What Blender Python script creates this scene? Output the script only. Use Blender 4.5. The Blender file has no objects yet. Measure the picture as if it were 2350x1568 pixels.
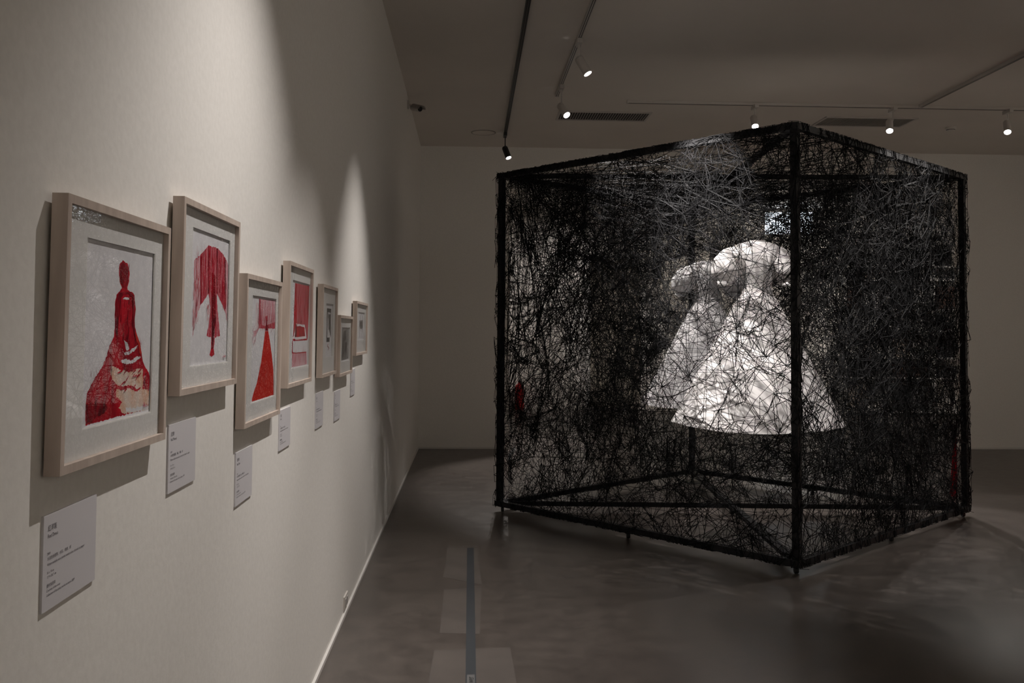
import bpy, bmesh, math, random
from mathutils import Vector, Matrix, noise
from mathutils.geometry import tessellate_polygon
R=random.Random(7)
C=bpy.context.scene.collection
PI=math.pi
XL,XR,YF,YB,ZC=-0.655,8.6,-2.6,12.03,3.913

# ---------------------------------------------------------------- materials
MATS={}
def mat(name,col,rough=.6,metal=0,spec=.5,**k):
    if name in MATS: return MATS[name]
    m=bpy.data.materials.new(name); m.use_nodes=True; b=m.node_tree.nodes['Principled BSDF']
    b.inputs['Base Color'].default_value=(*col,1); b.inputs['Roughness'].default_value=rough
    b.inputs['Metallic'].default_value=metal; b.inputs['Specular IOR Level'].default_value=spec
    for kk,v in k.items(): b.inputs[kk.replace('_',' ')].default_value=v
    MATS[name]=m; return m
def nz(m,scale,c1,c2,detail=4,stretch=(1,1,1),lo=.35,hi=.65,bump=0,bdist=.002,rough=None,generated=False):
    nt=m.node_tree; b=nt.nodes['Principled BSDF']
    tc=nt.nodes.new('ShaderNodeTexCoord'); mp=nt.nodes.new('ShaderNodeMapping'); mp.inputs['Scale'].default_value=stretch
    nt.links.new(tc.outputs['Generated' if generated else 'Object'],mp.inputs[0])
    n=nt.nodes.new('ShaderNodeTexNoise'); n.inputs['Scale'].default_value=scale; n.inputs['Detail'].default_value=detail
    nt.links.new(mp.outputs[0],n.inputs['Vector'])
    r=nt.nodes.new('ShaderNodeValToRGB'); r.color_ramp.elements[0].position=lo; r.color_ramp.elements[1].position=hi
    r.color_ramp.elements[0].color=(*c1,1); r.color_ramp.elements[1].color=(*c2,1)
    nt.links.new(n.outputs['Fac'],r.inputs[0]); nt.links.new(r.outputs[0],b.inputs['Base Color'])
    if bump:
        bp=nt.nodes.new('ShaderNodeBump'); bp.inputs['Strength'].default_value=bump; bp.inputs['Distance'].default_value=bdist
        nt.links.new(n.outputs['Fac'],bp.inputs['Height']); nt.links.new(bp.outputs[0],b.inputs['Normal'])
    if rough:
        mr=nt.nodes.new('ShaderNodeMapRange'); mr.inputs['To Min'].default_value=rough[0]; mr.inputs['To Max'].default_value=rough[1]
        nt.links.new(n.outputs['Fac'],mr.inputs[0]); nt.links.new(mr.outputs[0],b.inputs['Roughness'])
    return m
WALL=nz(mat('wall_paint',(.7,.67,.63),.75,spec=.25),60,(.775,.75,.71),(.81,.785,.745),6,bump=.25,bdist=.002)
CEIL=nz(mat('ceiling_paint',(.6,.56,.52),.8,spec=.2),1.2,(.73,.685,.635),(.77,.72,.665),3)
TRIM=mat('trim_paint',(.66,.64,.61),.5)
def floor_mat():
    m=mat('polished_concrete',(.2,.17,.15),.3,spec=.5); nt=m.node_tree; b=nt.nodes['Principled BSDF']; L=nt.links
    tc=nt.nodes.new('ShaderNodeTexCoord')
    def N(scale,det,rgh=.5):
        n=nt.nodes.new('ShaderNodeTexNoise'); n.inputs['Scale'].default_value=scale; n.inputs['Detail'].default_value=det; n.inputs['Roughness'].default_value=rgh
        L.new(tc.outputs['Object'],n.inputs['Vector']); return n
    a=N(.9,6,.6); c=N(7,8,.65); d=N(90,3)
    r=nt.nodes.new('ShaderNodeValToRGB'); e=r.color_ramp.elements; e[0].position=.3; e[1].position=.72
    e[0].color=(.080,.067,.060,1); e[1].color=(.116,.100,.089,1); L.new(a.outputs['Fac'],r.inputs[0])
    r2=nt.nodes.new('ShaderNodeValToRGB'); e=r2.color_ramp.elements; e[0].position=.35; e[1].position=.7
    e[0].color=(.80,.80,.80,1); e[1].color=(1.16,1.15,1.14,1); L.new(c.outputs['Fac'],r2.inputs[0])
    mx=nt.nodes.new('ShaderNodeMix'); mx.data_type='RGBA'; mx.blend_type='MULTIPLY'; mx.inputs[0].default_value=1
    L.new(r.outputs[0],mx.inputs[6]); L.new(r2.outputs[0],mx.inputs[7]); L.new(mx.outputs[2],b.inputs['Base Color'])
    mr=nt.nodes.new('ShaderNodeMapRange'); mr.inputs['To Min'].default_value=.22; mr.inputs['To Max'].default_value=.42
    L.new(c.outputs['Fac'],mr.inputs[0]); L.new(mr.outputs[0],b.inputs['Roughness'])
    bp=nt.nodes.new('ShaderNodeBump'); bp.inputs['Strength'].default_value=.08; bp.inputs['Distance'].default_value=.002
    L.new(d.outputs['Fac'],bp.inputs['Height']); L.new(bp.outputs[0],b.inputs['Normal']); return m
FLOOR=floor_mat()
FLOOR_PALE=nz(mat('pale_floor_patch',(.2,.17,.155),.42),3,(.098,.085,.077),(.124,.107,.096),5)
FRAMEW=nz(mat('pale_wood',(.6,.5,.43),.55),6,(.46,.375,.32),(.56,.465,.40),5,stretch=(8,8,1),bump=.1,bdist=.0005)
MATB=nz(mat('mat_board',(.6,.6,.58),.85,spec=.2),150,(.72,.71,.69),(.77,.76,.745),3,bump=.3,bdist=.0006)
MATE=mat('mat_bevel',(.85,.84,.81),.8)
PAPER=nz(mat('drawing_paper',(.66,.65,.68),.9,spec=.15),40,(.72,.71,.735),(.79,.78,.80),4,bump=.15,bdist=.0008)
BLK=nz(mat('black_steel',(.011,.011,.012),.5,spec=.35),30,(.005,.005,.006),(.010,.010,.011),4)
YARN=mat('black_yarn',(.0065,.0065,.0072),.7,spec=.15)
RUBBER=mat('black_rubber',(.01,.01,.01),.6)
WMET=mat('white_metal',(.55,.52,.49),.45)
BMET=mat('black_metal',(.012,.012,.012),.4)
DARK=mat('dark_gap',(.01,.009,.009),.8)
MIRR=mat('mirror_silver',(.86,.87,.88),.0,1.0)
CHROME=mat('chrome',(.7,.7,.7),.15,1)
PLAST=mat('white_plastic',(.6,.57,.53),.4)
CARD=mat('label_card',(.62,.60,.62),.6)
INK=mat('grey_ink',(.10,.09,.10),.8)
def emis(name,col,s):
    m=bpy.data.materials.new(name); m.use_nodes=True; b=m.node_tree.nodes['Principled BSDF']
    b.inputs['Base Color'].default_value=(.8,.8,.8,1); b.inputs['Emission Color'].default_value=(*col,1); b.inputs['Emission Strength'].default_value=s; return m
LENS=emis('lit_lens',(1,.96,.93),30)
def glass():
    m=bpy.data.materials.new('picture_glass'); m.use_nodes=True; nt=m.node_tree; nt.nodes.clear(); L=nt.links
    o=nt.nodes.new('ShaderNodeOutputMaterial'); t=nt.nodes.new('ShaderNodeBsdfTransparent'); g=nt.nodes.new('ShaderNodeBsdfGlossy')
    t.inputs[0].default_value=(1,1,1,1); g.inputs['Roughness'].default_value=0.0
    f=nt.nodes.new('ShaderNodeFresnel'); f.inputs[0].default_value=1.5
    ge=nt.nodes.new('ShaderNodeNewGeometry'); iv=nt.nodes.new('ShaderNodeMath'); iv.operation='SUBTRACT'; iv.inputs[0].default_value=1; L.new(ge.outputs['Backfacing'],iv.inputs[1])
    mu=nt.nodes.new('ShaderNodeMath'); mu.operation='MULTIPLY'; L.new(f.outputs[0],mu.inputs[0]); L.new(iv.outputs[0],mu.inputs[1])
    x=nt.nodes.new('ShaderNodeMixShader'); L.new(mu.outputs[0],x.inputs[0]); L.new(t.outputs[0],x.inputs[1]); L.new(g.outputs[0],x.inputs[2]); L.new(x.outputs[0],o.inputs[0]); return m
GLASS=glass()
def cloth(name,col,tr=.25):
    m=bpy.data.materials.new(name); m.use_nodes=True; nt=m.node_tree; nt.nodes.clear(); L=nt.links
    o=nt.nodes.new('ShaderNodeOutputMaterial'); d=nt.nodes.new('ShaderNodeBsdfDiffuse'); t=nt.nodes.new('ShaderNodeBsdfTranslucent')
    x=nt.nodes.new('ShaderNodeMixShader'); x.inputs[0].default_value=tr; L.new(d.outputs[0],x.inputs[1]); L.new(t.outputs[0],x.inputs[2]); L.new(x.outputs[0],o.inputs[0])
    tc=nt.nodes.new('ShaderNodeTexCoord'); n=nt.nodes.new('ShaderNodeTexNoise'); n.inputs['Scale'].default_value=14; n.inputs['Detail'].default_value=8
    L.new(tc.outputs['Object'],n.inputs['Vector'])
    r=nt.nodes.new('ShaderNodeValToRGB'); r.color_ramp.elements[0].position=.3; r.color_ramp.elements[1].position=.7
    r.color_ramp.elements[0].color=(*[c*.93 for c in col],1); r.color_ramp.elements[1].color=(*col,1); L.new(n.outputs['Fac'],r.inputs[0])
    L.new(r.outputs[0],d.inputs[0]); L.new(r.outputs[0],t.inputs[0])
    bp=nt.nodes.new('ShaderNodeBump'); bp.inputs['Strength'].default_value=.25; bp.inputs['Distance'].default_value=.003
    L.new(n.outputs['Fac'],bp.inputs['Height']); L.new(bp.outputs[0],d.inputs['Normal']); return m
COTTON=cloth('white_cotton',(.80,.775,.77)); SASH=cloth('grey_satin',(.48,.46,.45),.1); CREAM=cloth('cream_cloth',(.5,.45,.38),.1); REDC=cloth('red_cloth',(.5,.01,.02),.1)
def chalk(name,c1,c2,scale=30,stretch=(1,1,1),lo=.35,hi=.65):
    return nz(mat(name,c1,.9,spec=.1),scale,c1,c2,6,stretch,lo,hi)
REDP=chalk('red_paint',(.22,.004,.012),(.56,.010,.025),38,(1,1,.5),.3,.6)
DRED=chalk('dark_red_paint',(.09,.006,.01),(.40,.006,.02),35,(1,1,.5))
PINK=chalk('pink_chalk',(.58,.16,.20),(.72,.58,.61),110,(1,1,.16),.30,.72)
REDCH=chalk('red_chalk',(.46,.02,.045),(.64,.26,.29),120,(1,1,.14),.40,.75)
ORED=chalk('orange_red_crayon',(.52,.016,.012),(.60,.045,.03),70)
PALE=chalk('pale_pink_wash',(.70,.56,.58),(.76,.72,.74),40)
PEACH=chalk('peach_paint',(.68,.36,.22),(.76,.64,.56),26,(1,1,1),.35,.6)
GRAPH=chalk('graphite',(.03,.028,.027),(.20,.19,.185),130,(1,1,.3),.35,.65)
LGRAPH=chalk('light_graphite',(.09,.085,.083),(.42,.41,.40),140,(1,1,.4),.35,.65)

# ---------------------------------------------------------------- helpers
def obj(name,bm,m,parent=None,origin=None,smooth=False):
    me=bpy.data.meshes.new(name)
    if origin is None: origin=parent['_o'] if (parent is not None and '_o' in parent.keys()) else (0,0,0)
    bmesh.ops.translate(bm,verts=bm.verts,vec=-Vector(origin))
    bm.to_mesh(me); bm.free()
    for mm in (m if isinstance(m,(list,tuple)) else [m]): me.materials.append(mm)
    if smooth:
        for p in me.polygons: p.use_smooth=True
    o=bpy.data.objects.new(name,me); C.objects.link(o)
    if parent is not None: o.parent=parent
    else: o.location=origin
    return o
ROOTO={}
def thing(name,label,cat,loc,group=None):
    o=bpy.data.objects.new(name,None); o.empty_display_size=.05; C.objects.link(o); o.location=loc
    o['label']=label; o['category']=cat
    if group: o['group']=group
    ROOTO[o.name]=Vector(loc); return o
def part(name,bm,m,root,parent=None,smooth=False):
    """mesh given in world coordinates, stored relative to its root"""
    par=parent or root
    o=obj(name,bm,m,par,origin=ROOTO[root.name],smooth=smooth); return o
def tag(o,label,cat,group=None):
    o['label']=label; o['category']=cat
    if group: o['group']=group
    return o
def box(bm,x0,x1,y0,y1,z0,z1,mi=0,bev=0):
    vs=[bm.verts.new((x,y,z)) for x in (x0,x1) for y in (y0,y1) for z in (z0,z1)]
    for f in ((0,1,3,2),(4,6,7,5),(0,4,5,1),(2,3,7,6),(0,2,6,4),(1,5,7,3)):
        fc=bm.faces.new([vs[i] for i in f]); fc.material_index=mi
    return vs
def B(*a,**k): bm=bmesh.new(); box(bm,*a,**k); return bm
def bar(bm,p,q,w,h,up=(0,0,1),mi=0,ext=0):
    """rectangular bar from p to q, w across, h along up"""
    p,q=Vector(p),Vector(q); d=(q-p).normalized(); p=p-d*ext; q=q+d*ext
    u=Vector(up); s=d.cross(u)
    if s.length<1e-4: s=d.cross(Vector((1,0,0)))
    s.normalize(); u=s.cross(d).normalized()
    vs=[bm.verts.new(P+s*a*w/2+u*b*h/2) for P in (p,q) for a,b in ((-1,-1),(1,-1),(1,1),(-1,1))]
    for f in ((3,2,1,0),(4,5,6,7),(0,1,5,4),(1,2,6,5),(2,3,7,6),(3,0,4,7)):
        bm.faces.new([vs[i] for i in f]).material_index=mi
def lathe(bm,prof,n=24,M=Matrix(),cap=True,mi=0):
    rings=[]
    for r,z in prof: rings.append([bm.verts.new(M@Vector((r*math.cos(2*PI*i/n),r*math.sin(2*PI*i/n),z))) for i in range(n)])
    for a,b in zip(rings,rings[1:]):
        for i in range(n): bm.faces.new((a[i],a[(i+1)%n],b[(i+1)%n],b[i])).material_index=mi
    if cap:
        bm.faces.new(rings[0][::-1]).material_index=mi; bm.faces.new(rings[-1]).material_index=mi
def aimM(p,d):
    return Matrix.Translation(p)@Vector(d).normalized().to_track_quat('Z','Y').to_matrix().to_4x4()
def ell(bm,c,r,sub=3):
    g=bmesh.ops.create_icosphere(bm,subdivisions=sub,radius=1)
    for v in g['verts']: v.co=Vector((c[0]+v.co.x*r[0],c[1]+v.co.y*r[1],c[2]+v.co.z*r[2]))
def struct(name,bm,m):
    o=obj(name,bm,m); o['kind']='structure'; return o

# ---------------------------------------------------------------- room
T=.15
struct('floor',B(XL-T,XR+T,YF-T,YB+T,-T,0),FLOOR)
struct('ceiling',B(XL-T,XR+T,YF-T,YB+T,ZC,ZC+T),CEIL)
struct('wall_left',B(XL-T,XL,YF,YB,0,ZC),WALL)
struct('wall_right',B(XR,XR+T,YF,YB,0,ZC),WALL)
struct('wall_back',B(XL,XR,YB,YB+T,0,ZC),WALL)
struct('wall_front',B(XL,XR,YF-T,YF,0,ZC),WALL)
struct('baseboard_left',B(XL,XL+.012,YF,YB-.012,0,.018),TRIM)
struct('baseboard_back',B(XL,XR,YB-.012,YB,0,.022),TRIM)

# floor tape and patches of slightly paler floor colour
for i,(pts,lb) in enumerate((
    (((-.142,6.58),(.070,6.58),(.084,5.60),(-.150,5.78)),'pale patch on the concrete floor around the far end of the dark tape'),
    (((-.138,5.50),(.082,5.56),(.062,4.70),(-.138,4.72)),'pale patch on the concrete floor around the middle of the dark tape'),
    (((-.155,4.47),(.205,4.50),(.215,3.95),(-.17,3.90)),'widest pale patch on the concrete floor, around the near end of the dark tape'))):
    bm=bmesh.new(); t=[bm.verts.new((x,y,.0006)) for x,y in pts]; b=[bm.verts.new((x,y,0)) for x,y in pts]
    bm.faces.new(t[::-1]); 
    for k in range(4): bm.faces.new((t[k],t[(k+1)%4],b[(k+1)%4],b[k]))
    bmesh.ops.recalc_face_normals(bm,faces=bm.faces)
    tag(obj('floor_patch',bm,FLOOR_PALE,origin=(pts[0][0],pts[0][1],0)),lb,'floor patch','pale patches along the floor tape')
tp=thing('floor_tape','long dark blue-grey tape strip on the floor leading towards the cube','tape',(.015,5.2,0))
part('tape_strip',B(-.006,.040,3.6,6.545,.0006,.0016),mat('blue_grey_tape',(.045,.05,.056),.5),tp)
part('tape_label',B(.000,.034,3.7,4.147,.0016,.0022),mat('grey_tape_label',(.13,.13,.13),.6),tp)
def text(body,size,parent,root,M,m=INK,ext=.0,name='lettering',ax='LEFT',label=None):
    cu=bpy.data.curves.new(name,'FONT'); cu.body=body; cu.size=size; cu.align_x=ax; cu.extrude=ext; cu.resolution_u=2
    t=bpy.data.objects.new('tmp_text',cu); C.objects.link(t)
    dg=bpy.context.evaluated_depsgraph_get(); me=bpy.data.meshes.new_from_object(t.evaluated_get(dg)); bpy.data.objects.remove(t); bpy.data.curves.remove(cu)
    bm=bmesh.new(); bm.from_mesh(me); bpy.data.meshes.remove(me); bm.transform(M); return bm
def join(bms):
    me=bpy.data.meshes.new('t'); out=bmesh.new()
    for b in bms:
        b.to_mesh(me); out.from_mesh(me); b.free()
    bpy.data.meshes.remove(me); return out
M=Matrix.Translation((.029,4.052,.0026))@Matrix.Rotation(PI/2,4,'Z')
part('lettering',text('wer',.043,None,None,M),mat('black_ink',(.008,.008,.008),.7),tp)

# ---------------------------------------------------------------- framed drawings on the left wall
# local picture plane: s along the wall (towards +Y), t up; depth from the wall = +X
def poly(bm,pts,lvl,mi):
    """flat painted shape, pts in paper fractions (0..1, 0..1)"""
    vs=[bm.verts.new((lvl,p[0],p[1])) for p in pts]
    for t3 in tessellate_polygon([[Vector((p[0],p[1],0)) for p in pts]]):
        try: bm.faces.new([vs[i] for i in t3]).material_index=mi
        except ValueError: pass
def sm(pts,k=6):
    """closed Catmull-Rom smoothing"""
    n=len(pts); out=[]
    for i in range(n):
        a,b,c,d=[Vector(pts[(i+j-1)%n]) for j in range(4)]
        for j in range(k):
            t=j/k; out.append(tuple(.5*((2*b)+(c-a)*t+(2*a-5*b+4*c-d)*t*t+(3*b-a-3*c+d)*t**3)))
    return out
DP=[REDP,DRED,PINK,REDCH,ORED,PEACH,GRAPH,LGRAPH,PAPER,PALE]
# (points, material index, smooth?)
RND=random.Random(3)
def strokes(x0,x1,y0,y1,n,w,ln,mi,tilt=0,rr=RND):
    out=[]
    for _ in range(n):
        x=rr.uniform(x0,x1); y=rr.uniform(y0,y1); l=ln*rr.uniform(.5,1.3); a=tilt+rr.uniform(-.25,.25); dx=l*math.sin(a); dy=l*math.cos(a); ww=w*rr.uniform(.4,1)
        out.append(([(x-ww,y),(x+ww*.6,y-.005),(x+dx+ww*.4,y+dy),(x+dx-ww*.5,y+dy+.01)],mi,0))
    return out
RG=random.Random(9)
def rough(pts,amp):
    """hand-drawn edge: smooth lightly, then fray the outline"""
    out=[]; n=len(pts)
    for k in range(n):
        a,b=Vector(pts[k]),Vector(pts[(k+1)%n]); d=b-a; m=max(1,int(d.length/.016))
        if d.length<1e-6: continue
        nn=Vector((-d.y,d.x)).normalized()
        for q in range(m):
            p=a+d*(q/m)+nn*(RG.uniform(-amp,amp)*.7 if q else 0); out.append((p.x,p.y))
    return out
DRAW={
1:[(rough([(0.508,0.933),(0.587,0.915),(0.618,0.869),(0.615,0.814),(0.589,0.775),(0.596,0.759),(0.667,0.750),(0.706,0.732),(0.714,0.688),(0.735,0.645),(0.721,0.578),(0.729,0.534),(0.771,0.479),(0.819,0.434),(0.843,0.389),(0.871,0.332),(0.920,0.284),(0.986,0.247),(1.000,0.223),(1.000,0.014),(0.754,0.010),(0.476,0.010),(0.226,0.005),(0.061,0.003),(0.058,0.051),(0.058,0.128),(0.067,0.175),(0.143,0.238),(0.257,0.312),(0.315,0.370),(0.349,0.430),(0.410,0.481),(0.420,0.533),(0.411,0.595),(0.412,0.678),(0.430,0.725),(0.474,0.745),(0.507,0.766),(0.470,0.806),(0.454,0.858),(0.464,0.906)],0.006),0,0),
   (rough([(0.386,0.317),(0.514,0.285),(0.653,0.268),(0.797,0.287),(0.874,0.275),(0.888,0.195),(0.881,0.151),(1.000,0.130),(1.000,0.012),(0.755,0.008),(0.583,0.022),(0.505,0.060),(0.558,0.087),(0.470,0.125),(0.472,0.177),(0.412,0.223),(0.371,0.276)],0.01),5,0),
   (rough([(0.609,0.056),(0.753,0.038),(0.934,0.045),(1.000,0.021),(0.936,0.011),(0.754,0.014),(0.625,0.026)],0.01),8,0),
   (rough([(0.550,0.130),(0.691,0.103),(0.869,0.095),(0.978,0.104),(0.965,0.065),(0.811,0.055),(0.637,0.064),(0.565,0.097)],0.01),5,0),
   (rough([(0.515,0.259),(0.626,0.243),(0.799,0.256),(0.862,0.219),(0.803,0.189),(0.656,0.209),(0.546,0.204),(0.490,0.229)],0.01),5,0),
   (rough([(0.391,0.234),(0.466,0.199),(0.574,0.181),(0.686,0.183),(0.791,0.151),(0.865,0.161),(0.791,0.134),(0.659,0.165),(0.548,0.162),(0.454,0.173)],0.006),0,0),
   (rough([(0.541,0.284),(0.652,0.274),(0.797,0.295),(0.872,0.309),(0.883,0.280),(0.798,0.278),(0.653,0.261)],0.006),0,0),
   (rough([(0.522,0.701),(0.557,0.715),(0.604,0.715),(0.639,0.699),(0.605,0.702),(0.558,0.702)],0.004),8,0),
   (rough([(0.562,0.384),(0.631,0.391),(0.731,0.413),(0.789,0.425),(0.732,0.393),(0.647,0.371),(0.577,0.368)],0.006),8,0),
   (rough([(0.524,0.338),(0.592,0.346),(0.678,0.332),(0.778,0.357),(0.839,0.349),(0.736,0.319),(0.622,0.313),(0.539,0.321)],0.006),8,0),
   (rough([(0.558,0.459),(0.620,0.437),(0.645,0.404),(0.603,0.394),(0.582,0.421)],0.005),8,0),
   (rough([(0.509,0.920),(0.573,0.903),(0.601,0.857),(0.599,0.803),(0.562,0.769),(0.518,0.772),(0.483,0.807),(0.470,0.859),(0.478,0.899)],0.008),1,0),
   (rough([(0.430,0.718),(0.419,0.637),(0.426,0.512),(0.460,0.481),(0.465,0.575),(0.460,0.659),(0.476,0.706),(0.542,0.729),(0.625,0.737),(0.666,0.719),(0.682,0.643),(0.682,0.556),(0.727,0.479),(0.761,0.401),(0.715,0.578),(0.716,0.666),(0.701,0.725),(0.625,0.750),(0.541,0.746),(0.474,0.738)],0.005),1,0),
   (rough([(0.059,0.118),(0.126,0.122),(0.293,0.104),(0.344,0.074),(0.296,0.048),(0.224,0.040),(0.109,0.017),(0.065,0.008)],0.012),1,0),
   (rough([(0.922,0.250),(1.000,0.223),(1.000,0.142),(0.929,0.142),(0.889,0.184)],0.006),1,0),
   (rough([(0.725,0.512),(0.771,0.479),(0.819,0.434),(0.846,0.377),(0.817,0.367),(0.789,0.423),(0.742,0.468)],0.006),4,0)]
  +strokes(.44,.70,.42,.70,34,.006,.05,1)+strokes(.55,.85,.28,.45,22,.007,.05,0,-.6)+strokes(.10,.42,.08,.30,34,.006,.05,1,-.4)+strokes(.45,.92,.14,.30,16,.004,.06,0,1.3)+strokes(.46,.60,.80,.90,14,.006,.03,1)+strokes(.86,.98,.03,.06,7,.003,.02,3,1.2),
2:[(rough([(0.077,0.776),(0.208,0.821),(0.321,0.871),(0.420,0.919),(0.508,0.917),(0.691,0.921),(0.807,0.894),(0.908,0.860),(1.000,0.806),(1.000,0.329),(0.959,0.393),(0.855,0.466),(0.678,0.556),(0.712,0.441),(0.747,0.357),(0.803,0.208),(0.665,0.199),(0.637,0.116),(0.655,0.063),(0.577,0.045),(0.522,0.062),(0.561,0.117),(0.556,0.200),(0.432,0.216),(0.488,0.313),(0.515,0.436),(0.452,0.541),(0.379,0.503),(0.249,0.444),(0.143,0.339),(0.083,0.199)],0.007),3,0),
   (rough([(0.077,0.773),(0.209,0.816),(0.239,0.695),(0.255,0.449),(0.143,0.344),(0.088,0.213)],0.004),2,0),
   (rough([(0.909,0.849),(1.000,0.803),(1.000,0.345),(0.959,0.398)],0.004),2,0),
   (rough([(0.511,0.343),(0.711,0.346),(0.803,0.208),(0.665,0.199),(0.609,0.215),(0.556,0.200),(0.432,0.216)],0.008),3,0),
   (rough([(0.525,0.714),(0.613,0.699),(0.655,0.513),(0.673,0.346),(0.632,0.199),(0.617,0.085),(0.567,0.081),(0.574,0.200),(0.564,0.344),(0.535,0.509)],0.006),1,0),
   (rough([(0.218,0.817),(0.244,0.819),(0.274,0.459),(0.249,0.449)],0.003),1,0),
   (rough([(0.414,0.912),(0.438,0.914),(0.466,0.547),(0.445,0.542)],0.003),1,0),
   (rough([(0.650,0.917),(0.676,0.919),(0.705,0.546),(0.682,0.551)],0.003),1,0),
   (rough([(0.888,0.858),(0.916,0.858),(0.960,0.437),(0.928,0.436)],0.003),1,0),
   (rough([(0.562,0.107),(0.638,0.105),(0.655,0.063),(0.584,0.047),(0.526,0.062)],0.005),0,0)]
  +strokes(.10,.90,.50,.84,130,.004,.07,0)+strokes(.05,.18,.25,.62,30,.005,.06,0)+strokes(.84,.97,.42,.62,20,.005,.06,0)+strokes(.40,.62,.30,.44,30,.005,.04,0)+strokes(.86,.96,.02,.05,6,.003,.02,3,1.2),
3:[(rough([(0.172,0.945),(0.288,0.949),(0.305,0.702),(0.130,0.676)],0.004),9,0),
   (rough([(0.293,0.987),(1.000,1.000),(1.000,0.700),(0.305,0.702)],0.004),2,0),
   (rough([(0.551,0.822),(0.654,0.829),(0.671,0.782),(0.599,0.776)],0.006),3,0),
   (rough([(0.285,0.989),(0.331,0.991),(0.408,0.743),(0.463,0.702),(0.305,0.702)],0.004),3,0),
   (rough([(0.302,0.747),(0.549,0.724),(0.822,0.752),(1.000,0.766),(1.000,0.700),(0.305,0.699)],0.006),3,0),
   (rough([(0.091,0.671),(0.305,0.702),(0.306,0.691),(0.214,0.647),(0.096,0.603)],0.004),2,0),
   (rough([(0.562,0.672),(0.698,0.672),(0.778,0.581),(0.884,0.430),(0.979,0.253),(1.000,0.000),(0.926,0.000),(0.738,0.000),(0.515,0.000),(0.301,0.000),(0.090,0.000),(0.096,0.034),(0.163,0.093),(0.268,0.166),(0.423,0.360),(0.498,0.522)],0.004),4,0),
   (rough([(0.616,0.790),(0.639,0.782),(0.642,0.740),(0.671,0.719),(0.688,0.677),(0.562,0.677),(0.563,0.718),(0.593,0.740),(0.599,0.781)],0.004),1,0)]
  +strokes(.24,.95,.66,.80,60,.005,.06,3)+strokes(.24,.40,.70,.97,30,.004,.08,3)+strokes(.02,.18,.5,.68,14,.004,.05,2,.4)+strokes(.30,.80,.10,.35,40,.005,.05,0),
4:[(rough([(0.164,0.984),(1.000,1.000),(0.995,0.595),(0.977,0.325),(0.774,0.327),(0.115,0.326),(0.136,0.482)],0.004),3,0),
   (rough([(0.164,0.984),(0.239,0.986),(0.268,0.781),(0.302,0.513),(0.204,0.433),(0.115,0.335),(0.143,0.580)],0.005),0,0),
   (rough([(0.926,0.998),(1.000,1.000),(0.995,0.595),(0.965,0.338),(0.913,0.593)],0.005),0,0),
   (rough([(0.264,0.508),(0.772,0.500),(0.912,0.328),(0.115,0.328)],0.006),8,0),
   (rough([(0.290,0.478),(0.434,0.484),(0.764,0.468),(0.814,0.358),(0.518,0.352),(0.276,0.349)],0.006),0,0),
   (rough([(0.227,0.507),(0.303,0.503),(0.299,0.354),(0.210,0.349)],0.005),1,0),
   (rough([(0.094,0.308),(0.925,0.305),(0.904,0.159),(0.085,0.175)],0.003),8,0),
   (rough([(0.082,0.163),(0.915,0.150),(0.958,0.004),(0.747,0.002),(0.495,0.002),(0.302,0.000),(0.071,0.000)],0.006),2,0),
   (rough([(0.106,0.334),(0.278,0.319),(0.934,0.326),(0.935,0.307),(0.279,0.304),(0.107,0.311)],0.004),0,0),
   (rough([(0.081,0.178),(0.290,0.165),(0.903,0.165),(0.904,0.151),(0.291,0.153),(0.082,0.163)],0.004),0,0),
   (rough([(0.076,0.309),(0.108,0.308),(0.095,0.175),(0.067,0.176)],0.002),0,0)]
  +strokes(.12,.90,.55,.95,90,.005,.08,0)+strokes(.08,.90,.05,.20,40,.005,.05,3)+strokes(.30,.75,.44,.54,20,.006,.04,1),
5:[([(.18,.93),(.82,.93),(.84,.85),(.20,.86)],6,0),([(.18,.93),(.30,.93),(.32,.28),(.20,.28)],6,0),([(.20,.36),(.66,.37),(.66,.28),(.20,.28)],6,0),([(.74,.90),(.84,.90),(.80,.40),(.70,.42)],7,0),
   ([(.40,.82),(.72,.82),(.90,.55),(.84,.36),(.70,.44),(.56,.50),(.44,.68)],7,0),([(.46,.80),(.66,.80),(.70,.52),(.50,.52)],6,0),([(.34,.22),(.50,.245),(.49,.235),(.36,.205)],3,0),([(.36,.21),(.60,.165),(.59,.155),(.35,.195)],3,0),([(.58,.165),(.42,.125),(.43,.115),(.60,.155)],3,0)]+strokes(.36,.80,.42,.80,26,.012,.06,6),
6:[([(.02,.01),(.03,.98),(.97,.985),(.96,.04)],7,0),([(.2,.08),(.15,.5),(.3,.9),(.55,.95),(.60,.6),(.75,.5),(.7,.1),(.5,.3)],6,0)]+strokes(.05,.92,.05,.85,60,.012,.12,6),
7:[([(.28,.08),(.33,.08),(.36,.92),(.31,.92)],6,0),([(.68,.08),(.73,.08),(.72,.92),(.68,.92)],6,0),([(.22,.72),(.80,.74),(.82,.45),(.66,.40),(.30,.42),(.20,.5)],7,0),([(.32,.66),(.72,.68),(.70,.5),(.34,.5)],6,0)]}
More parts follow.
